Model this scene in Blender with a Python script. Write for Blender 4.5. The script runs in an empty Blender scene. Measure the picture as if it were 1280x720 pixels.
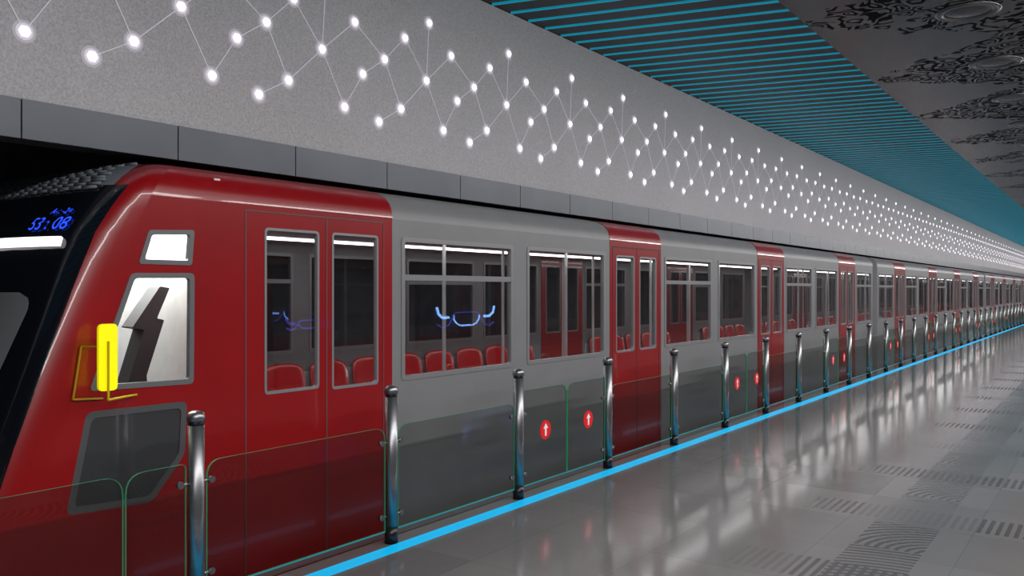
import bpy, bmesh, math, random
from mathutils import Matrix, Vector
random.seed(4)
scene = bpy.context.scene
try:
    scene.view_settings.view_transform = 'Standard'
except Exception:
    pass
COL = scene.collection

# ------------------------------------------------------------------ materials
def mat(name, color, rough=0.5, metal=0.0, emis=0.0, ecol=None, coat=0.0, noise=0.0, nscale=20.0, bump=0.0, bscale=80.0, spec=0.5):
    m = bpy.data.materials.new(name); m.use_nodes = True
    nt = m.node_tree; b = nt.nodes['Principled BSDF']
    b.inputs['Base Color'].default_value = (*color, 1)
    b.inputs['Roughness'].default_value = rough
    b.inputs['Metallic'].default_value = metal
    b.inputs['Coat Weight'].default_value = coat
    b.inputs['Coat Roughness'].default_value = 0.05
    b.inputs['Specular IOR Level'].default_value = spec
    if emis > 0:
        b.inputs['Emission Color'].default_value = (*(ecol or color), 1)
        b.inputs['Emission Strength'].default_value = emis
    tc = nt.nodes.new('ShaderNodeTexCoord')
    if noise > 0:
        n = nt.nodes.new('ShaderNodeTexNoise'); n.inputs['Scale'].default_value = nscale
        n.inputs['Detail'].default_value = 5
        nt.links.new(tc.outputs['Object'], n.inputs['Vector'])
        r = nt.nodes.new('ShaderNodeMapRange')
        r.inputs['From Min'].default_value = 0.3; r.inputs['From Max'].default_value = 0.7
        r.inputs['To Min'].default_value = 1 - noise; r.inputs['To Max'].default_value = 1 + noise
        nt.links.new(n.outputs['Fac'], r.inputs['Value'])
        mx = nt.nodes.new('ShaderNodeVectorMath'); mx.operation = 'SCALE'
        mx.inputs[0].default_value = color
        nt.links.new(r.outputs[0], mx.inputs['Scale'])
        nt.links.new(mx.outputs[0], b.inputs['Base Color'])
    if bump > 0:
        n2 = nt.nodes.new('ShaderNodeTexNoise'); n2.inputs['Scale'].default_value = bscale
        n2.inputs['Detail'].default_value = 3
        nt.links.new(tc.outputs['Object'], n2.inputs['Vector'])
        bp = nt.nodes.new('ShaderNodeBump'); bp.inputs['Strength'].default_value = bump
        bp.inputs['Distance'].default_value = 0.01
        nt.links.new(n2.outputs['Fac'], bp.inputs['Height'])
        nt.links.new(bp.outputs[0], b.inputs['Normal'])
    return m

def glass(name, tint, add=0.03, rough=0.01, mul=1.0):
    m = bpy.data.materials.new(name); m.use_nodes = True
    nt = m.node_tree; nt.nodes.clear()
    o = nt.nodes.new('ShaderNodeOutputMaterial'); mx = nt.nodes.new('ShaderNodeMixShader')
    t = nt.nodes.new('ShaderNodeBsdfTransparent'); t.inputs[0].default_value = (*tint, 1)
    g = nt.nodes.new('ShaderNodeBsdfGlossy'); g.inputs['Roughness'].default_value = rough
    g.inputs['Color'].default_value = (1, 1, 1, 1)
    lw = nt.nodes.new('ShaderNodeLayerWeight'); lw.inputs[0].default_value = 0.5
    pw = nt.nodes.new('ShaderNodeMath'); pw.operation = 'POWER'; pw.inputs[1].default_value = 5.0
    nt.links.new(lw.outputs['Facing'], pw.inputs[0])
    ma = nt.nodes.new('ShaderNodeMath'); ma.operation = 'MULTIPLY_ADD'
    ma.inputs[1].default_value = mul; ma.inputs[2].default_value = add; ma.use_clamp = True
    nt.links.new(pw.outputs[0], ma.inputs[0]); nt.links.new(ma.outputs[0], mx.inputs[0])
    nt.links.new(t.outputs[0], mx.inputs[1]); nt.links.new(g.outputs[0], mx.inputs[2])
    nt.links.new(mx.outputs[0], o.inputs[0])
    return m

M_RED = mat('red_lacquer', (0.31, 0.0022, 0.0045), 0.30, coat=0.4, noise=0.06, nscale=3)
M_GREY = mat('train_grey_paint', (0.235, 0.235, 0.24), 0.42, noise=0.04, nscale=4)
M_FRAME = mat('window_frame_metal', (0.30, 0.30, 0.31), 0.35, metal=0.3)
M_DSEAM = mat('seam_rubber', (0.02, 0.02, 0.02), 0.6)
M_RSEAM = mat('door_seam_grey', (0.14, 0.07, 0.07), 0.5)
M_BLACK = mat('black_gloss_visor', (0.006, 0.007, 0.011), 0.12, coat=0.4)
M_WSHIELD = mat('windshield_dark', (0.20, 0.205, 0.21), 0.12, coat=0.5)
M_RIB = mat('roof_unit_grey', (0.20, 0.22, 0.25), 0.5)
M_WGLASS = glass('train_window_glass', (0.66, 0.67, 0.69), 0.085, mul=0.8)
M_BGLASS = glass('barrier_glass', (0.58, 0.59, 0.58), 0.04, mul=0.45)
M_CLEAR = glass('cab_glass', (0.9, 0.92, 0.92), 0.03)
M_WHITE = mat('interior_white', (0.50, 0.50, 0.51), 0.5, noise=0.03)
M_INFLOOR = mat('interior_floor', (0.10, 0.10, 0.11), 0.5, noise=0.1)
M_SEAT = mat('red_seat_plastic', (0.55, 0.008, 0.010), 0.2, coat=0.6)
M_STRIP = mat('interior_light_strip', (0.9, 0.9, 0.9), 0.5, emis=5.5, ecol=(1, 0.99, 0.96))
M_CABL = mat('cab_light_panel', (0.9, 0.9, 0.9), 0.5, emis=18.0, ecol=(1, 1, 0.97))
M_LAMP = mat('headlamp_glow', (1, 1, 1), 0.3, emis=1.6, ecol=(1, 0.93, 0.93))
M_BLUELED = mat('blue_led', (0.01, 0.02, 0.3), 0.4, emis=1.4, ecol=(0.02, 0.08, 1.0))
M_STEEL = mat('brushed_steel', (0.34, 0.34, 0.35), 0.36, metal=1.0, noise=0.05, nscale=30)
M_DSTEEL = mat('dark_steel', (0.03, 0.03, 0.03), 0.3, metal=0.6)
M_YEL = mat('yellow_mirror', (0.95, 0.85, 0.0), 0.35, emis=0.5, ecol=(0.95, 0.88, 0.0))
M_DYEL = mat('ochre_bracket', (0.42, 0.26, 0.0), 0.4)
M_EDGE = mat('glass_edge_green', (0.04, 0.26, 0.12), 0.3, emis=0.05, ecol=(0.05, 0.8, 0.35))
M_EDGEB = mat('glass_edge_cyan', (0.03, 0.22, 0.32), 0.3, emis=0.08, ecol=(0.05, 0.6, 0.9))
M_SIGNR = mat('sign_red', (0.75, 0.01, 0.015), 0.4, emis=0.15, ecol=(0.9, 0.01, 0.015))
M_SIGNW = mat('sign_white', (0.85, 0.85, 0.85), 0.4, emis=0.2)
M_CYAN = mat('cyan_line', (0.0, 0.20, 0.35), 0.4, emis=0.74, ecol=(0.003, 0.46, 0.86))
M_CSTRIP = mat('ceiling_cyan_led', (0.0, 0.2, 0.3), 0.4, emis=0.45, ecol=(0.01, 0.38, 0.55))
M_SLAT = mat('ceiling_slat', (0.040, 0.052, 0.060), 0.45, metal=0.2, noise=0.1)
M_CBACK = mat('ceiling_dark', (0.022, 0.030, 0.035), 0.6)
M_PANEL = mat('fascia_panel', (0.090, 0.102, 0.122), 0.36, metal=0.2, noise=0.12, nscale=2.0)
M_NODE = mat('node_lamp', (1, 1, 1), 0.4, emis=1.9, ecol=(0.97, 0.90, 1.0))
M_NLINE = mat('node_line', (0.75, 0.73, 0.77), 0.5, emis=0.15, ecol=(.9, .88, 1))
M_TUN = mat('tunnel_concrete', (0.15, 0.15, 0.16), 0.8, noise=0.3, nscale=3)
M_RWALL = mat('right_wall_paint', (0.16, 0.16, 0.17), 0.6, noise=0.05)
M_BELLOW = mat('gangway_bellow', (0.25, 0.25, 0.26), 0.6)
M_ADPAN = mat('lightbox_panel', (0.03, 0.03, 0.04), 0.5)
M_ADLED = mat('car_led', (0.1, 0.3, 1), 0.5, emis=12.0, ecol=(0.20, 0.42, 1.0))
M_ADLED2 = mat('car_led_violet', (0.2, 0.1, 1), 0.5, emis=1.3, ecol=(0.12, 0.14, 1.0))

# node halo: stepped emissive discs imitating the glow around every lamp
M_H1 = mat('glow_halo_inner', (0.75, 0.72, 0.76), 0.5, emis=0.55, ecol=(.90, .78, 1))
M_H2 = mat('glow_halo_outer', (0.60, 0.58, 0.61), 0.5, emis=0.26, ecol=(.92, .84, 1))
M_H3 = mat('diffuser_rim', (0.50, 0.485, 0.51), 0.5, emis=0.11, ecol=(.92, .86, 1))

# ------------------------------------------------------------------ helpers
def empty(name, loc=(0, 0, 0)):
    e = bpy.data.objects.new(name, None); e.location = loc; COL.objects.link(e); return e

def link(me, name, m, parent=None, smooth=False):
    o = bpy.data.objects.new(name, me)
    if m is not None and len(me.materials) == 0: me.materials.append(m)
    COL.objects.link(o)
    if parent: o.parent = parent
    if smooth:
        for p in me.polygons: p.use_smooth = True
    return o

class Acc:
    def __init__(s): s.bm = bmesh.new()
    def box(s, x0, x1, y0, y1, z0, z1):
        v = [s.bm.verts.new(c) for c in [(x0,y0,z0),(x1,y0,z0),(x1,y1,z0),(x0,y1,z0),(x0,y0,z1),(x1,y0,z1),(x1,y1,z1),(x0,y1,z1)]]
        for f in [(0,3,2,1),(4,5,6,7),(0,1,5,4),(1,2,6,5),(2,3,7,6),(3,0,4,7)]:
            s.bm.faces.new([v[i] for i in f])
    def lathe(s, x, y, prof, n=20, cap=True):
        rings = []
        for r, z in prof:
            rings.append([s.bm.verts.new((x + r*math.cos(2*math.pi*i/n), y + r*math.sin(2*math.pi*i/n), z)) for i in range(n)])
        for a, b in zip(rings, rings[1:]):
            for i in range(n): s.bm.faces.new([a[i], a[(i+1) % n], b[(i+1) % n], b[i]])
        if cap:
            s.bm.faces.new(rings[-1]); s.bm.faces.new(list(reversed(rings[0])))
    def tube(s, p0, p1, r, n=8):
        p0 = Vector(p0); p1 = Vector(p1); d = (p1-p0).normalized()
        a = d.orthogonal().normalized(); b = d.cross(a)
        R = [[s.bm.verts.new(p + a*r*math.cos(2*math.pi*i/n) + b*r*math.sin(2*math.pi*i/n)) for i in range(n)] for p in (p0, p1)]
        for i in range(n): s.bm.faces.new([R[0][i], R[0][(i+1) % n], R[1][(i+1) % n], R[1][i]])
        s.bm.faces.new(R[1]); s.bm.faces.new(list(reversed(R[0])))
    def discY(s, x, y, z, r, t, n=16):   # disc whose axis is Y, facing -Y
        A = [s.bm.verts.new((x + r*math.cos(2*math.pi*i/n), y - t, z + r*math.sin(2*math.pi*i/n))) for i in range(n)]
        B = [s.bm.verts.new((x + r*math.cos(2*math.pi*i/n), y, z + r*math.sin(2*math.pi*i/n))) for i in range(n)]
        s.bm.faces.new(A); s.bm.faces.new(list(reversed(B)))
        for i in range(n): s.bm.faces.new([A[i], B[i], B[(i+1) % n], A[(i+1) % n]])
    def poly(s, pts): s.bm.faces.new([s.bm.verts.new(p) for p in pts])
    def done(s, name, m, parent=None, smooth=False, recalc=True):
        if recalc: bmesh.ops.recalc_face_normals(s.bm, faces=s.bm.faces)
        me = bpy.data.meshes.new(name); s.bm.to_mesh(me); s.bm.free()
        return link(me, name, m, parent, smooth)

def rr(x0, z0, x1, z1, r=0.03, n=4):
    return rpoly([(x0, z0), (x1, z0), (x1, z1), (x0, z1)], r, n)

def rpoly(pts, r=0.03, n=4):
    out = []; N = len(pts)
    for i in range(N):
        p = Vector(pts[i]); a = Vector(pts[i-1]); b = Vector(pts[(i+1) % N])
        ri = r[i] if isinstance(r, (list, tuple)) else r
        if ri <= 0: out.append(tuple(p)); continue
        da = (a-p); db = (b-p)
        q0 = p + da.normalized()*min(ri, da.length*0.45); q1 = p + db.normalized()*min(ri, db.length*0.45)
        for k in range(n+1):
            t = k/n
            q = q0*(1-t)**2 + p*2*t*(1-t) + q1*t*t
            out.append(tuple(q))
    return out

def plate(name, loops, y, thick, m, parent=None):
    """flat sheet in the XZ plane with holes; occupies y..y+thick"""
    cu = bpy.data.curves.new(name, 'CURVE'); cu.dimensions = '2D'; cu.fill_mode = 'BOTH'; cu.extrude = thick/2
    for lp in loops:
        sp = cu.splines.new('POLY'); sp.points.add(len(lp)-1)
        for i, (a, b) in enumerate(lp): sp.points[i].co = (a, b, 0, 1)
        sp.use_cyclic_u = True
    ob = bpy.data.objects.new(name, cu); COL.objects.link(ob)
    dg = bpy.context.evaluated_depsgraph_get()
    me = bpy.data.meshes.new_from_object(ob.evaluated_get(dg))
    bpy.data.objects.remove(ob)
    for v in me.vertices:
        x, yy, z = v.co; v.co = (x, y + thick/2 + z, yy)
    bm = bmesh.new(); bm.from_mesh(me)
    bmesh.ops.remove_doubles(bm, verts=bm.verts, dist=1e-5)
    bmesh.ops.recalc_face_normals(bm, faces=bm.faces); bm.to_mesh(me); bm.free()
    me.materials.clear(); me.materials.append(m)
    for p in me.polygons: p.use_smooth = False
    return link(me, name, m, parent)

# ------------------------------------------------------------------ camera
TH = math.atan(760/1050.0)
cam = bpy.data.cameras.new('camera'); cam.sensor_width = 36; cam.lens = 36*1050/1280.0
cam.shift_y = 3/1280.0; cam.clip_end = 400
co = bpy.data.objects.new('camera', cam); COL.objects.link(co)
co.location = (0, 0, 1.65); co.rotation_euler = (math.radians(90), 0, TH - math.radians(90))
scene.camera = co

# ------------------------------------------------------------------ room
S0, S1 = -8.0, 92.0
YT = 4.2       # train side
YW = 4.55      # fascia wall
ZC = 4.2       # ceiling
# floor -------------------------------------------------------------
mf = bpy.data.materials.new('polished_floor'); mf.use_nodes = True
nt = mf.node_tree; N = nt.nodes; L = nt.links; B = N['Principled BSDF']
tc = N.new('ShaderNodeTexCoord'); sp = N.new('ShaderNodeSeparateXYZ'); L.new(tc.outputs['Object'], sp.inputs[0])
def math_(op, a, b=None, clamp=False, c=None):
    n = N.new('ShaderNodeMath'); n.operation = op; n.use_clamp = clamp
    for i, v in enumerate((a, b, c)):
        if v is None: continue
        if isinstance(v, (int, float)): n.inputs[i].default_value = v
        else: L.new(v, n.inputs[i])
    return n.outputs[0]
def band(v, lo, hi):
    return math_('MULTIPLY', math_('GREATER_THAN', v, lo), math_('LESS_THAN', v, hi))
X, Y = sp.outputs['X'], sp.outputs['Y']
nz = N.new('ShaderNodeTexNoise'); nz.inputs['Scale'].default_value = 1.2; nz.inputs['Detail'].default_value = 6
L.new(tc.outputs['Object'], nz.inputs['Vector'])
nf = N.new('ShaderNodeTexNoise'); nf.inputs['Scale'].default_value = 160; L.new(tc.outputs['Object'], nf.inputs['Vector'])
tx = math_('FLOORED_MODULO', math_('ADD', X, 100.0), 0.8); ty = math_('FLOORED_MODULO', math_('ADD', Y, 100.0), 0.8)
seam = math_('MAXIMUM', math_('LESS_THAN', tx, 0.008), math_('LESS_THAN', ty, 0.008))
wn = N.new('ShaderNodeTexWhiteNoise'); wn.noise_dimensions = '2D'
cb = N.new('ShaderNodeCombineXYZ'); L.new(math_('FLOOR', math_('DIVIDE', X, 0.8)), cb.inputs[0]); L.new(math_('FLOOR', math_('DIVIDE', Y, 0.8)), cb.inputs[1])
L.new(cb.outputs[0], wn.inputs['Vector'])
rx = math_('FLOORED_MODULO', math_('ADD', X, 100.0-0.15), 1.6)
rows = math_('MULTIPLY', band(rx, 0.75, 1.15), math_('LESS_THAN', Y, 1.95))
hat1 = math_('GREATER_THAN', math_('SINE', math_('MULTIPLY', Y, 2*math.pi/0.055)), 0.0)
cols = band(Y, 1.0, 1.42)
rad = math_('SQRT', math_('ADD', math_('MULTIPLY', rx, rx), math_('MULTIPLY', math_('SUBTRACT', Y, 0.9), math_('SUBTRACT', Y, 0.9))))
hat2 = math_('GREATER_THAN', math_('SINE', math_('MULTIPLY', rad, 2*math.pi/0.06)), 0.0)
pat = math_('MAXIMUM', math_('MULTIPLY', rows, hat1), math_('MULTIPLY', cols, hat2))
pat = math_('MULTIPLY', pat, math_('ADD', math_('MULTIPLY', math_('GREATER_THAN', wn.outputs['Value'], 0.25), 0.6), 0.35))
val = math_('ADD', 0.172, math_('MULTIPLY', math_('SUBTRACT', nz.outputs['Fac'], 0.5), 0.06))
val = math_('ADD', val, math_('MULTIPLY', math_('SUBTRACT', wn.outputs['Value'], 0.5), 0.035))
val = math_('ADD', val, math_('MULTIPLY', math_('SUBTRACT', nf.outputs['Fac'], 0.5), 0.05))
val = math_('SUBTRACT', val, math_('MULTIPLY', pat, 0.09))
val = math_('SUBTRACT', val, math_('MULTIPLY', seam, 0.03))
cc = N.new('ShaderNodeCombineXYZ')
L.new(val, cc.inputs[0]); L.new(math_('MULTIPLY', val, 0.955), cc.inputs[1]); L.new(math_('MULTIPLY', val, 0.95), cc.inputs[2])
L.new(cc.outputs[0], B.inputs['Base Color'])
L.new(math_('ADD', 0.11, math_('MULTIPLY', pat, 0.12)), B.inputs['Roughness'])
B.inputs['Specular IOR Level'].default_value = 0.38
a = Acc(); a.box(S0, S1, -6, 4.08, -1.1, 0); a.done('floor', mf)
a = Acc(); a.box(S0, S1, 4.08, 7.8, -1.2, -1.1); a.done('floor_trackbed', M_TUN)
a = Acc(); a.box(S0, S1, 7.8, 8.0, -1.2, ZC); a.done('wall_tunnel', M_TUN)
a = Acc(); a.box(S0, S1, -6.2, -6, 0, ZC); a.done('wall_right', M_RWALL)
a = Acc(); a.box(S1, S1+.2, -6.2, 8.0, -1.2, ZC); a.done('wall_far', M_RWALL)
a = Acc(); a.box(S0-.2, S0, -6.2, 8.0, -1.2, ZC); a.done('wall_near', M_RWALL)
# textured fascia wall
mw = bpy.data.materials.new('textured_silver_wall'); mw.use_nodes = True
nt = mw.node_tree; N = nt.nodes; L = nt.links; B = N['Principled BSDF']
tc = N.new('ShaderNodeTexCoord')
n1 = N.new('ShaderNodeTexNoise'); n1.inputs['Scale'].default_value = 75; n1.inputs['Detail'].default_value = 4
n2 = N.new('ShaderNodeTexNoise'); n2.inputs['Scale'].default_value = 0.7; n2.inputs['Detail'].default_value = 3
for n in (n1, n2): L.new(tc.outputs['Object'], n.inputs['Vector'])
cr = N.new('ShaderNodeMapRange'); cr.inputs[1].default_value = .3; cr.inputs[2].default_value = .7; cr.inputs[3].default_value = .36; cr.inputs[4].default_value = .54
L.new(n1.outputs['Fac'], cr.inputs[0])
c2 = N.new('ShaderNodeMath'); c2.operation = 'MULTIPLY_ADD'; c2.inputs[1].default_value = .12; L.new(n2.outputs['Fac'], c2.inputs[0]); L.new(cr.outputs[0], c2.inputs[2])
cc = N.new('ShaderNodeCombineColor')
L.new(c2.outputs[0], cc.inputs[0]); L.new(c2.outputs[0], cc.inputs[2])
gm = N.new('ShaderNodeMath'); gm.operation = 'MULTIPLY'; gm.inputs[1].default_value = .975; L.new(c2.outputs[0], gm.inputs[0]); L.new(gm.outputs[0], cc.inputs[1])
L.new(cc.outputs[0], B.inputs['Base Color'])
bp = N.new('ShaderNodeBump'); bp.inputs['Strength'].default_value = .7; bp.inputs['Distance'].default_value = .012
L.new(n1.outputs['Fac'], bp.inputs['Height']); L.new(bp.outputs[0], B.inputs['Normal'])
B.inputs['Roughness'].default_value = .5; B.inputs['Metallic'].default_value = .1
a = Acc(); a.box(S0, S1, YW, YW+.2, 2.62, ZC); a.done('wall_left', mw)
a = Acc(); s = 2.878 - 0.878*12
while s < S1-1:
    a.box(s+.004, s+.874, YW-.02, YW, 2.425, 2.628); s += .878
a.done('trim_1', M_PANEL)
a = Acc(); a.box(S0, S1, YW+.0005, YW+.2, 2.43, 2.62); a.done('trim_2', M_DSEAM)

# ceilings
a = Acc(); a.box(S0, S1, 2.42, 8.0, ZC+.06, ZC+.2); a.done('ceiling', M_CBACK)
mc = bpy.data.materials.new('lace_perforated_ceiling'); mc.use_nodes = True
nt = mc.node_tree; N = nt.nodes; L = nt.links; B = N['Principled BSDF']
tc = N.new('ShaderNodeTexCoord'); sp = N.new('ShaderNodeSeparateXYZ'); L.new(tc.outputs['Object'], sp.inputs[0]); X, Y = sp.outputs['X'], sp.outputs['Y']
nd = N.new('ShaderNodeTexNoise'); nd.inputs['Scale'].default_value = 3.4; nd.inputs['Detail'].default_value = 1.5; L.new(tc.outputs['Object'], nd.inputs['Vector'])
va = N.new('ShaderNodeVectorMath'); va.operation = 'MULTIPLY_ADD'; va.inputs[1].default_value = (.45, .45, .45)
L.new(nd.outputs['Color'], va.inputs[0]); L.new(tc.outputs['Object'], va.inputs[2])
vo = N.new('ShaderNodeTexVoronoi'); vo.feature = 'F1'; vo.inputs['Scale'].default_value = 4.2; L.new(va.outputs[0], vo.inputs['Vector'])
rings = math_('GREATER_THAN', math_('SINE', math_('MULTIPLY', vo.outputs['Distance'], 22.0)), 0.1)
tri = math_('ABSOLUTE', math_('SUBTRACT', math_('FLOORED_MODULO', math_('ADD', X, 50.3), 2.6), 1.3))
edge = math_('MULTIPLY_ADD', math_('SUBTRACT', 1.25, tri), 1.25, False, 0.95)
inside = math_('LESS_THAN', math_('ADD', Y, math_('MULTIPLY', math_('SUBTRACT', nd.outputs['Fac'], .5), .9)), edge)
blob = N.new('ShaderNodeTexNoise'); blob.inputs['Scale'].default_value = 2.0; L.new(tc.outputs['Object'], blob.inputs['Vector'])
inside = math_('MULTIPLY', inside, math_('GREATER_THAN', blob.outputs['Fac'], .40))
lace = math_('MULTIPLY', rings, inside)
cr = N.new('ShaderNodeMapRange'); cr.inputs[3].default_value = .080; cr.inputs[4].default_value = .002; L.new(lace, cr.inputs[0])
cc = N.new('ShaderNodeCombineXYZ'); L.new(cr.outputs[0], cc.inputs[0]); L.new(cr.outputs[0], cc.inputs[1]); L.new(math_('MULTIPLY', cr.outputs[0], 1.08), cc.inputs[2])
L.new(cc.outputs[0], B.inputs['Base Color']); L.new(math_('MULTIPLY_ADD', lace, .45, False, .25), B.inputs['Roughness']); B.inputs['Metallic'].default_value = .4
L.new(math_('SUBTRACT', .5, math_('MULTIPLY', lace, .45)), B.inputs['Specular IOR Level'])
a = Acc(); a.box(S0, S1, -6.2, 2.42, ZC-.02, ZC+.2); a.done('ceiling.001', mc)
cs = empty('ceiling_strip_lights')
a = Acc(); b = Acc(); s = -4.0; sk = (YW-2.42)*math.tan(math.radians(15))
while s < S1-2:
    for acc, w, z0, z1, off in ((a, .020, ZC-.0, ZC+.03, 0), (b, .20, ZC+.005, ZC+.055, .045)):
        x0 = s+off
        lo = [(x0+sk, 2.425), (x0+w+sk, 2.425), (x0+w, YW-.002), (x0, YW-.002)]
        vb = [acc.bm.verts.new((p, q, z0)) for p, q in lo]; vt = [acc.bm.verts.new((p, q, z1)) for p, q in lo]
        acc.bm.faces.new(vb); acc.bm.faces.new(vt)
        for i in range(4): acc.bm.faces.new([vb[i], vb[(i+1) % 4], vt[(i+1) % 4], vt[i]])
    s += .285
a.done('led_lines', M_CSTRIP, cs); b.done('slats', M_SLAT, cs)

rf = empty('ceiling_downlights')
a = Acc(); b = Acc()
M_RING = mat('recess_ring', (.16, .16, .17), .25, metal=.8)
for k in range(0, 12):
    x = 8.6 + k*2.1; y = 1.12; z = ZC-.02
    a.lathe(x, y, [(.27, z), (.27, z-.01), (.24, z-.018), (.20, z-.012), (.19, z-.002)], 28, cap=False)
    b.lathe(x, y, [(.19, z-.001), (.14, z-.012), (.05, z-.018), (.001, z-.019)], 24, cap=False)
a.done('rings', M_RING, rf, True); b.done('domes', mat('dome_dark', (.10, .10, .11), .15, metal=.8), rf, True)

# constellation lights
cn = empty('wall_constellation_lights')
pts = {'a': (0, 2.927), 'b': (.24, 3.067), 'c': (.536, 3.346), 'd': (.847, 3.617), 'e': (.747, 2.977),
       'f': (.927, 3.253), 'g': (1.155, 3.413), 'h': (1.38, 3.63), 'i': (1.666, 3.821)}
edges = [('a','b',0),('b','c',0),('c','d',0),('c','e',0),('e','f',0),('f','g',0),('g','h',0),('d','g',0),('g','b',1),('h','c',1),('i','c',1)]
a = Acc(); b = Acc(); c = Acc(); h2 = Acc(); h3 = Acc()
for k in range(-6, 80):
    o = 2.370 + 1.0955*k
    if o < S0+1: continue
    for p in pts.values():
        a.discY(o+p[0], YW-.008, p[1], .024, .010, 8)
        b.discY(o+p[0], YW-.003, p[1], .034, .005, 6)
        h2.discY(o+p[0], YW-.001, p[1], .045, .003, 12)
        h3.discY(o+p[0], YW, p[1], .060, .0015, 14)  # stacked halo discs carry the lamp glow as emission
    for p, q, n in edges:
        P = pts[p]; Q = pts[q]
        c.tube((o+P[0], YW-.004, P[1]), (o+1.0955*n+Q[0], YW-.004, Q[1]), .0036, 4)
a.done('lamps', M_NODE, cn); b.done('halo_discs_inner', M_H1, cn); h2.done('halo_discs_outer', M_H2, cn); h3.done('halo_discs_rim', M_H3, cn); c.done('connecting_lines', M_NLINE, cn)

a = Acc(); a.box(S0, S1, 3.70, 3.812, 0.0, .004); a.done('platform_edge_light_strip', M_CYAN)

# ------------------------------------------------------------------ barrier
YB = 3.862
br = empty('glass_platform_barrier')
a = Acc(); b = Acc(); cl = Acc(); nb = 58
bs = [2.555 + 1.4335*n for n in range(-2, nb)]
for x in bs:
    a.lathe(x, YB, [(.042, .10), (.042, .955)], 24)
    a.lathe(x, YB, [(.046, .975), (.046, 1.0), (.040, 1.018), (.022, 1.028), (.002, 1.03)], 24)
    b.lathe(x, YB, [(.0435, 0), (.0435, .105)], 24)
    b.lathe(x, YB, [(.039, .95), (.039, .98)], 20)
    for sg in (-1, 1):
        for z in (.66, .18):
            cl.tube((x+sg*.035, YB, z), (x+sg*.085, YB, z), .008, 8)
            cl.discY(x+sg*.09, YB+.012, z, .018, .024, 12)
a.done('post_tubes', M_STEEL, br, False); b.done('post_collars', M_DSTEEL, br)
cl.done('glass_clamps', M_STEEL, br)
for p in br.children:
    for f in p.data.polygons: f.use_smooth = len(f.vertices) == 4
panes = []; edg = []; edgb = Acc(); sr = Acc(); sw = Acc()
def strip(o, w=.0028):
    c = Vector((sum(p[0] for p in o)/len(o), sum(p[1] for p in o)/len(o)))
    hw = max(abs(p[0]-c.x) for p in o); hh = max(abs(p[1]-c.y) for p in o)
    return [(c.x+(p[0]-c.x)*(1-w/hw), c.y+(p[1]-c.y)*(1-w/hh)) for p in o]
for i in range(len(bs)-1):
    x0, x1 = bs[i]+.06, bs[i+1]-.06; n = i-2
    if n % 3 == 2:
        mid = (x0+x1)/2
        if n == -1: mid = 2.168
        zt = .765 if n == -1 else .85
        for (p, q, rl) in ((x0, mid-.006, [0, 0, .10, .03]), (mid+.006, x1, [0, 0, .03, .10])):
            o = rpoly([(p, .087), (q, .087), (q, zt), (p, zt)], rl, 5)
            panes.append(o); edg += [o, strip(o)]
            if n != -1:
                cx = mid + (-.345 if q < mid else .345); cz = .497; yy = YB-.008
                sr.discY(cx, yy, cz, .078, .004, 24)
                ya = yy-.005
                sw.box(cx-.011, cx+.011, ya-.001, ya, cz-.05, cz+.02)
                sw.poly([(cx-.034, ya-.001, cz+.012), (cx+.034, ya-.001, cz+.012), (cx, ya-.001, cz+.055)])
    else:
        o = rpoly([(x0, .087), (x1, .087), (x1, .762), (x0, .762)], [0, 0, .09, .09], 5)
        panes.append(o); edg += [o, strip(o)]
    edgb.box(x0, x1, YB-.005, YB+.005, .080, .087)
plate('glass_panes', panes, YB, 0.0, M_BGLASS, br)
plate('glass_edges', edg, YB-.005, .010, M_EDGE, br)
edgb.done('glass_bottom_rail', M_EDGEB, br)
sr.done('arrow_sign_discs', M_SIGNR, br); sw.done('arrow_sign_arrows', M_SIGNW, br, recalc=False)

# ------------------------------------------------------------------ train
tr = empty('metro_train', (0, 0, 0))
YC = 5.6; HW = 1.4; YF = YC+HW
PROF = [(1.40, 2.16), (1.395, 2.21), (1.375, 2.26), (1.33, 2.31), (1.25, 2.35), (1.12, 2.378), (.95, 2.395), (.5, 2.415), (0, 2.42)]
PF = PROF + [(-w, z) for w, z in reversed(PROF[:-1])]
def roof(acc, s0, s1, out=0.0):
    R = [[acc.bm.verts.new((s, YC-w*(1+out/1.4), z+out)) for w, z in PF] for s in (s0, s1)]
    for i in range(len(PF)-1): acc.bm.faces.new([R[0][i], R[1][i], R[1][i+1], R[0][i+1]])
CABEND = 4.346
def mk(start, ds, end):
    segs = []; cur = start
    for k, p in enumerate(ds):
        segs.append((cur, p)); cur = p+1.175
    segs.append((cur, end)); return segs, list(ds)
DP = 4.29
coaches = []
coaches.append((CABEND, 18.7, mk(CABEND, [3.204+DP*i for i in (1, 2, 3)], 18.7), mk(CABEND, [10.35, 14.64], 18.7)))
for k in range(4):
    c = 19.1+17.8*k
    coaches.append((c, c+17.4, mk(c, [c+1.7+DP*i for i in range(4)], c+17.4), mk(c, [c+3.13+DP*i for i in range(3)], c+17.4)))
def winsin(s0, s1):
    w = s1-s0
    if w > 5: 
        n = 4; u = (w-.2-.22*(n-1))/n
        return [(s0+.1+i*(u+.22), s0+.1+i*(u+.22)+u, i % 2 == 0) for i in range(n)]
    if w > 2.8: return [(s0+.10, s0+.10+(w-.42)/2, True), (s1-.10-(w-.42)/2, s1-.10, False)]
    if w > 1.2: return [(s0+.12, s1-.12, True)]
    return []
ZW0, ZW1 = 1.003, 2.03
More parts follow.
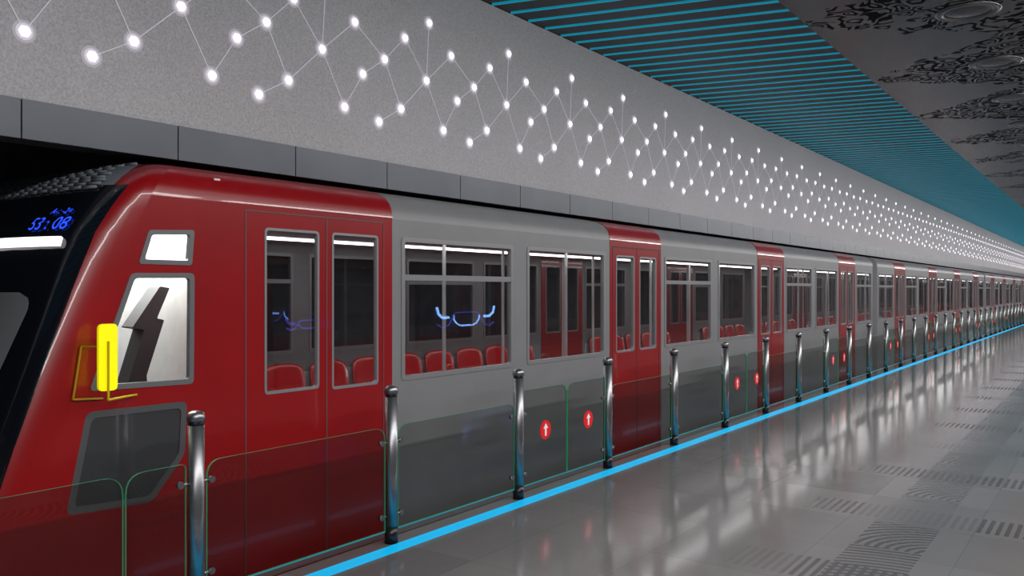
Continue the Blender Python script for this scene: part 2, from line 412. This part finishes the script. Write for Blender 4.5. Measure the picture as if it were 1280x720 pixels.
for side, y in (('near', YT), ('far', YF-.04)):
    gl = []; rl = []; fr = []; panesW = []; seam = Acc(); bars = []
    ys0 = y-.0045 if side == 'near' else y+.0405
    def sbox(x0, z0, x1, z1): seam.box(x0, x1, ys0, ys0+.004, z0, z1)
    for co_ in coaches:
        segs, doors = co_[2] if side == 'near' else co_[3]
        for (s0, s1) in segs:
            gl.append([(s0+.001, -.30), (s1-.001, -.30), (s1-.001, 2.16), (s0+.001, 2.16)])
            for (w0, w1, bar) in winsin(s0, s1):
                gl.append(rr(w0, ZW0, w1, ZW1, .035))
                fr += [rr(w0-.006, ZW0-.006, w1+.006, ZW1+.006, .035), rr(w0+.028, ZW0+.028, w1-.028, ZW1-.028, .02)]
                panesW.append([(w0+.02, ZW0+.02), (w1-.02, ZW0+.02), (w1-.02, ZW1-.02), (w0+.02, ZW1-.02)])
                if bar: bars.append([(w0+.02, 1.722), (w1-.02, 1.722), (w1-.02, 1.765), (w0+.02, 1.765)])
        for p in doors:
            rl.append([(p, -.30), (p+1.175, -.30), (p+1.175, 2.16), (p, 2.16)])
            m_ = p+.5875
            for (w0, w1) in ((p+.13, m_-.06), (m_+.06, p+1.045)):
                rl.append(rr(w0, 1.01, w1, 2.01, .04))
                fr += [rr(w0-.004, 1.006, w1+.004, 2.014, .04), rr(w0+.014, 1.024, w1-.014, 1.996, .03)]
                panesW.append([(w0+.01, 1.02), (w1-.01, 1.02), (w1-.01, 2.0), (w0+.01, 2.0)])
            sbox(m_-.005, -.05, m_+.005, 2.092); sbox(p+.05, -.05, p+.06, 2.10); sbox(p+1.115, -.05, p+1.125, 2.10); sbox(p+.06, 2.092, p+1.115, 2.10)
    plate('body_side_'+side, gl, y, .04, M_GREY, tr)
    plate('door_leaves_'+side, rl, y-.003 if side == 'near' else y-.004, .043, M_RED, tr)
    plate('window_frames_'+side, fr, y-.006, .04, M_FRAME, tr)
    plate('window_bars_'+side, bars, y-.004, .03, M_FRAME, tr)
    plate('window_panes_'+side, panesW, y+.012, 0, M_WGLASS, tr)
    seam.done('door_seams_'+side, M_DSEAM, tr)

a = Acc(); b = Acc(); bl = Acc()
for (c0, c1_, (segs, doors), fr_) in coaches:
    for (s0, s1) in segs: roof(a, s0, s1)
    for p in doors: roof(b, p, p+1.175, .003)
for k in range(4):
    g0 = 18.7+17.8*k
    for j in range(5):
        x = g0+.02+j*.075
        R0 = []
        for (o_, s_) in ((.0, x), (-.05, x+.03), (-.05, x+.045), (0, x+.075)):
            pr = [(1.40+o_, -.3)] + [(w+(o_ if w > .9 else 0), z+o_*.6) for w, z in PF[:len(PF)//2+1]]
            pr = pr + [(-w, z) for w, z in reversed(pr[:-1])]
            R0.append([bl.bm.verts.new((s_, YC-w, z)) for w, z in pr])
        for r0, r1 in zip(R0, R0[1:]):
            for i in range(len(r0)-1): bl.bm.faces.new([r0[i], r1[i], r1[i+1], r0[i+1]])
a.done('roof_grey', M_GREY, tr, True); b.done('roof_red_bands', M_RED, tr, True); bl.done('gangway_bellows', M_BELLOW, tr)

# cab shell --------------------------------------------------------
FZ = [(-.3, 1.62), (.69, 1.95), (.9, 2.02), (1.31, 2.17), (1.70, 2.31), (1.95, 2.41), (2.16, 2.51), (2.21, 2.54), (2.26, 2.58), (2.31, 2.64), (2.35, 2.71), (2.378, 2.80), (2.395, 2.86), (2.42, 2.95)]
def F(z):
    for (a0, b0), (a1, b1) in zip(FZ, FZ[1:]):
        if z <= a1: return b0+(b1-b0)*(z-a0)/(a1-a0)
    return FZ[-1][1]
def BZ(z): return .38 if z < 2.0 else max(.16, .38-(z-2.0)*.5)
def front(y, z, w=1.4):
    t = min(1, abs(y-YC)/w)
    return F(z) - BZ(z)*(1-t**3.2)**(1/3.2)
rowsz = [(1.4, z) for z in (-.3, 0, .3, .6, .9, 1.15, 1.4, 1.65, 1.8, 1.95, 2.08)] + PROF[:-1] + [(.02, 2.42)]
ts = [1, .9985, .994, .985, .97, .95, .92, .88, .8, .65, .4, 0, -.4, -.65, -.8, -.88, -.92, -.95, -.97, -.985, -.994, -.9985, -1]
bm = bmesh.new(); G = []
for w, z in rowsz:
    G.append([bm.verts.new((front(YC-w*t, z, w), YC-w*t, z)) for t in ts])
for i in range(len(G)-1):
    for j in range(len(ts)-1):
        f = bm.faces.new([G[i][j], G[i][j+1], G[i+1][j+1], G[i+1][j]])
        tm = abs(ts[j]+ts[j+1])/2; zm = (rowsz[i][1]+rowsz[i+1][1])/2
        if tm > .965: k = 0
        elif zm > 2.22: k = 3 if tm < .93 else 0
        else: k = 1
        f.material_index = k
bmesh.ops.recalc_face_normals(bm, faces=bm.faces)
me = bpy.data.meshes.new('cab_front_shell'); bm.to_mesh(me); bm.free()
for m_ in (M_RED, M_BLACK, M_WSHIELD, M_RIB): me.materials.append(m_)
link(me, 'cab_front_shell', None, tr, True)
bm = bmesh.new(); NU, NV = 40, 24; G = []
for iv in range(NV+1):
    z = .98+.66*iv/NV
    dz = min(z-.98, 1.64-z); cut = (.10-math.sqrt(max(0, .10**2-(.10-dz)**2))) if dz < .10 else 0
    y0 = 4.38+cut+(1.64-z)*.10; y1 = 2*YC-y0
    G.append([bm.verts.new((front(y0+(y1-y0)*iu/NU, z)-.012, y0+(y1-y0)*iu/NU, z)) for iu in range(NU+1)])
for r0, r1 in zip(G, G[1:]):
    for i in range(NU): bm.faces.new([r0[i], r0[i+1], r1[i+1], r1[i]])
me = bpy.data.meshes.new('windshield'); bm.to_mesh(me); bm.free(); link(me, 'windshield', M_WSHIELD, tr, True)
a = Acc()
R0 = [a.bm.verts.new((F(z), YC-w, z)) for w, z in PF]; R1 = [a.bm.verts.new((CABEND, YC-w*1.002, z+.003)) for w, z in PF]
for i in range(len(PF)-1): a.bm.faces.new([R0[i], R1[i], R1[i+1], R0[i+1]])
a.done('cab_roof_red', M_RED, tr, True)
a = Acc()
for k in range(9):
    z = 2.20+.022*k
    w = 1.4 if z < 2.26 else (1.33 if z < 2.31 else 1.2)
    prev = None
    for j in range(25):
        t = -.86+1.72*j/24
        p = (front(YC-w*t, z, w)-.012-.0, YC-w*t, z)
        if prev: a.tube(prev, p, .009, 6)
        prev = p
a.done('roof_unit_ribs', M_RIB, tr, True)

outer = [(F(z), z) for z in (-.3, 0, .3, .6, .9, 1.15, 1.4, 1.65, 1.8, 1.95, 2.08, 2.16)]
outer = [(CABEND, -.3)] + outer + [(CABEND, 2.16)]
Wsm = [(2.447, 1.798), (2.744, 1.797), (2.759, 1.98), (2.501, 1.966)]
Wbg = [(2.185, 1.15), (2.754, 1.136), (2.759, 1.739), (2.402, 1.734)]
Wlo = [(2.06, .54), (2.515, .515), (2.71, .74), (2.725, 1.035), (2.162, 1.04)]
D1 = (3.247, 1.02, 3.668, 2.028); D2 = (3.784, 1.0, 4.202, 2.028)
def inset(pl, d):
    out = []; n = len(pl)
    for i in range(n):
        p = Vector(pl[i]); a_ = Vector(pl[i-1]); b_ = Vector(pl[(i+1) % n])
        e1 = (p-a_).normalized(); e2 = (b_-p).normalized()
        n1 = Vector((-e1.y, e1.x)); n2 = Vector((-e2.y, e2.x)); q = (n1+n2); q /= (1+n1.dot(n2))
        out.append(tuple(p+q*d))
    return out
M_CABF = mat('cab_frame', (.20, .205, .215), .35, metal=.3)
M_LOWP = mat('lower_panel_glass', (.045, .047, .05), .12, coat=.5)
M_LOWF = mat('lower_panel_frame', (.09, .09, .095), .4)
for side, y in (('near', YT), ('far', YF-.04)):
    loops = [outer, rpoly(Wsm, .02), rpoly(Wbg, .03), rpoly(Wlo, .04), rr(*D1, .03), rr(*D2, .03)]
    plate('cab_side_'+side, loops, y, .04, M_RED, tr)
    plate('cab_window_frames_'+side, [rpoly(inset(Wsm, -.008), .02), rpoly(inset(Wsm, .018), .015),
          rpoly(inset(Wbg, -.008), .03), rpoly(inset(Wbg, .02), .02)], y-.005, .03, M_CABF, tr)
    plate('cab_door_window_frames_'+side, [rr(D1[0]-.004, D1[1]-.004, D1[2]+.004, D1[3]+.004, .03), rr(D1[0]+.012, D1[1]+.012, D1[2]-.012, D1[3]-.012, .02),
          rr(D2[0]-.004, D2[1]-.004, D2[2]+.004, D2[3]+.004, .03), rr(D2[0]+.012, D2[1]+.012, D2[2]-.012, D2[3]-.012, .02)], y-.004, .03, M_FRAME, tr)
    plate('cab_window_panes_'+side, [inset(Wsm, .01), inset(Wbg, .01)], y+.012, 0, M_CLEAR, tr)
    plate('cab_door_panes_'+side, [rr(*D1, .02), rr(*D2, .02)], y+.014, 0, M_WGLASS, tr)
    plate('cab_lower_panel_'+side, [rpoly(Wlo, .04)], y+.006, .012, M_LOWP, tr)
    plate('cab_lower_frame_'+side, [rpoly(Wlo, .04), rpoly(inset(Wlo, .035), .03)], y+.0005, .016, M_LOWF, tr)
    ys = y-.003 if side == 'near' else y+.04
    sm_ = Acc()
    for (x0, z0, x1, z1) in ((3.104, -.1, 3.112, 2.13), (3.112, 2.122, 4.262, 2.13), (4.255, -.1, 4.262, 2.122), (3.731, -.1, 3.740, 2.122)):
        sm_.box(x0, x1, ys, ys+.003, z0, z1)
    sm_.done('cab_door_seams_'+side, M_RSEAM, tr)
# headlamp, display
a = Acc(); prev = None
for j in range(9):
    y = 4.36+.60*j/8; p = (front(y, 1.90)-.012, y, 1.90)
    if prev: a.tube(prev, p, .026, 12)
    prev = p
a.done('headlamp_bar', M_LAMP, tr, True)
def led(txt, y, z, size):
    cu = bpy.data.curves.new('destination_display', 'FONT'); cu.body = txt; cu.size = size; cu.align_x = 'CENTER'; cu.align_y = 'CENTER'
    ob = bpy.data.objects.new('t', cu); COL.objects.link(ob)
    me = bpy.data.meshes.new_from_object(ob.evaluated_get(bpy.context.evaluated_depsgraph_get())); bpy.data.objects.remove(ob)
    for v in me.vertices:
        yy = y - v.co.x; zz = z + v.co.y
        v.co = (front(yy, zz)-.006, yy, zz)
    me.materials.clear(); link(me, 'destination_display', M_BLUELED, tr)
led('53 : 08', 4.50, 1.995, .095); led('A- : -2=', 4.48, 2.065, .045)

plate('side_mirror', [rr(2.140, 1.155, 2.235, 1.485, .025)], 4.04, .018, M_YEL, tr)
a = Acc()
a.tube((2.185, 4.035, 1.40), (2.185, 4.035, 1.11), .006); a.tube((2.185, 4.035, 1.11), (2.43, 4.205, 1.10), .006)
a.done('mirror_arm', mat('yellow_arm', (.62, .5, 0), .4), tr)
a = Acc()
a.tube((2.13, 4.19, 1.37), (2.09, 4.19, 1.11), .006); a.tube((2.09, 4.19, 1.11), (2.24, 4.19, 1.10), .006); a.tube((2.13, 4.19, 1.37), (2.20, 4.10, 1.37), .005)
a.done('mirror_bracket', M_DYEL, tr)

# interior
fl = Acc(); ce = Acc(); st = Acc(); po = Acc(); un = Acc()
for (c0, c1_, n_, f_) in coaches:
    x0 = c0+.05 if c0 > 5 else 2.98
    fl.box(x0, c1_-.02, YT+.045, YF-.045, -.05, 0)
    ce.box(x0, c1_-.02, YT+.05, YF-.05, 2.13, 2.15)
    for y in (4.95, 6.15): st.box(x0+.3, c1_-.2, y, y+.13, 2.112, 2.128)
    un.box(c0+.3, c1_-.3, YT+.25, YF-.25, -.85, -.31)
    x = x0+.9
    while x < c1_-.4:
        for y in (5.15, 6.05): po.tube((x, y, 0), (x, y, 2.13), .018, 10)
        x += 2.145
    for p in f_[1]:
        for q in (p-.12, p+1.295):
            po.box(q-.03, q+.03, YF-.55, YF-.50, .0, 2.12)
fl.done('interior_floor', M_INFLOOR, tr); ce.done('interior_ceiling', M_WHITE, tr); st.done('interior_light_strips', M_STRIP, tr)
po.done('grab_poles', mat('pole_white_metal', (.75, .75, .76), .3, metal=.3), tr); un.done('underframe', M_DSEAM, tr)
a = Acc(); a.box(2.93, 2.97, YT+.05, YF-.05, 0, 2.3); a.box(2.2, 2.92, YT+.05, YF-.05, -.05, 0)
a.box(2.56, 2.93, YT+.05, YF-.05, 2.13, 2.15)
a.box(2.34, 2.38, 4.85, 4.90, .8, 2.0)
a.done('cab_partition', mat('cab_white', (.85, .85, .83), .5, noise=.04), tr)
a = Acc(); a.box(2.60, 2.90, 4.4, 6.8, 2.10, 2.125); a.done('cab_ceiling_light', M_CABL, tr)
M_CONS = mat('console_dark', (.03, .03, .035), .5)
a = Acc(); a.box(2.15, 2.6, YT+.15, YF-.15, .5, 1.0)
a.done('driver_console', M_CONS, tr)
plate('dark_reflection_plate', [rpoly([(2.805, 1.674), (2.631, 1.434), (2.705, 1.422), (2.60, 1.10), (2.60, .4), (2.80, .4), (2.72, 1.153), (2.831, 1.474), (2.785, 1.485), (2.867, 1.664)], .008, 2)], 4.6, .12, M_CONS, tr)  # added seat-like dark plate, upper outline stands in for a window reflection
# seats
prof = [(.46, .385), (.45, .42), (.40, .435), (.25, .42), (.12, .415), (.06, .43), (.03, .49), (.015, .60), (-.01, .75), (-.02, .86), (-.03, .90)]
bm = bmesh.new()
PITCH = .60
def seat(x, near):
    nu = 9; G = []
    for k, (dy, z) in enumerate(prof):
        row = []
        for i in range(nu):
            u = -1+2*i/(nu-1)
            up = .035*u*u
            if k >= 6: yy = dy+up+.02; zz = z-(.06*u**4 if k >= 9 else 0)
            else: yy = dy; zz = z+up
            W = .262 if k < 9 else .25
            Yp = YT+.08+yy if near else YF-.08-yy
            row.append(bm.verts.new((x+u*W, Yp, zz)))
        G.append(row)
    for r0, r1 in zip(G, G[1:]):
        for i in range(nu-1): bm.faces.new([r0[i], r0[i+1], r1[i+1], r1[i]])
base = Acc()
for (c0, c1_, nr, fa) in coaches:
    for near, (segs, doors) in ((True, nr), (False, fa)):
        for (s0, s1) in segs:
            n = int((s1-s0-.10)/PITCH); off = (s1-s0-n*PITCH)/2
            for i in range(n): seat(s0+off+PITCH/2+PITCH*i, near)
            if n:
                y0, y1 = (YT+.08, YT+.40) if near else (YF-.40, YF-.08)
                base.box(s0+off, s0+off+PITCH*n, y0, y1, .05, .37)
                yb0, yb1 = (YT+.045, YT+.06) if near else (YF-.06, YF-.045)
                base.box(s0+off, s0+off+PITCH*n, yb0, yb1, .37, .80)
bmesh.ops.recalc_face_normals(bm, faces=bm.faces)
me = bpy.data.meshes.new('passenger_seats'); bm.to_mesh(me); bm.free()
o = link(me, 'passenger_seats', M_SEAT, tr, True)
md = o.modifiers.new('thick', 'SOLIDIFY'); md.thickness = .02
base.done('seat_bases', M_WHITE, tr)

# ------------------------------------------------------------------ advertising lightboxes on right side of the platform
def adbox(cx, led_m, sc):
    e = empty('advertising_lightbox', (0, 0, 0))
    cz = 1.08; y = -3.0
    a = Acc(); a.box(cx-1.5*sc, cx+1.5*sc, y-.12, y, .45, 2.0); a.box(cx-1.3*sc, cx-1.2*sc, y-.1, y-.02, 0, .45); a.box(cx+1.2*sc, cx+1.3*sc, y-.1, y-.02, 0, .45)
    a.done('housing', M_ADPAN, e)
    a = Acc(); b = Acc()
    def pl(acc, P, r):
        for p, q in zip(P, P[1:]): acc.tube((cx+p[0]*sc, y+.015, cz+p[1]*sc), (cx+q[0]*sc, y+.015, cz+q[1]*sc), r, 6)
    for sg in (-1, 1):
        pl(a, [(sg*.98, .22), (sg*.93, .08), (sg*.80, .0), (sg*.60, .0)], .026)
        pl(b, [(sg*.45, .02), (sg*.60, -.16), (sg*.80, -.22), (sg*.95, -.14)], .016)
    pl(a, [(-.44, .04), (-.42, -.06), (-.33, -.14), (-.20, -.18), (.20, -.18), (.33, -.14), (.42, -.06), (.44, .04)], .014)
    pl(b, [(-.44, .06), (-.30, .10), (.30, .10), (.44, .06)], .012)
    a.done('car_lights', led_m, e); b.done('car_contour', M_ADLED2, e)
adbox(14.1, M_ADLED, 1.0)
adbox(9.75, M_ADLED2, .5)

# ------------------------------------------------------------------ lights
def area(name, loc, size, sy, energy, rot=(0, 0, 0), color=(1, 1, 1)):
    l = bpy.data.lights.new(name, 'AREA'); l.shape = 'RECTANGLE'; l.size = size; l.size_y = sy; l.energy = energy; l.color = color
    o = bpy.data.objects.new(name, l); o.location = loc; o.rotation_euler = rot; COL.objects.link(o); return o
for k in range(8):
    area('unseen_ceiling_fill', (1+k*11, -.85, ZC-.09), 10.6, .45, 400, (math.radians(12), 0, 0), (1, .98, .98))  # area lights added out of view to brighten wall and platform
w = bpy.data.worlds.new('world'); scene.world = w; w.use_nodes = True
w.node_tree.nodes['Background'].inputs[0].default_value = (.5, .52, .55, 1)
w.node_tree.nodes['Background'].inputs[1].default_value = .3
print('done')
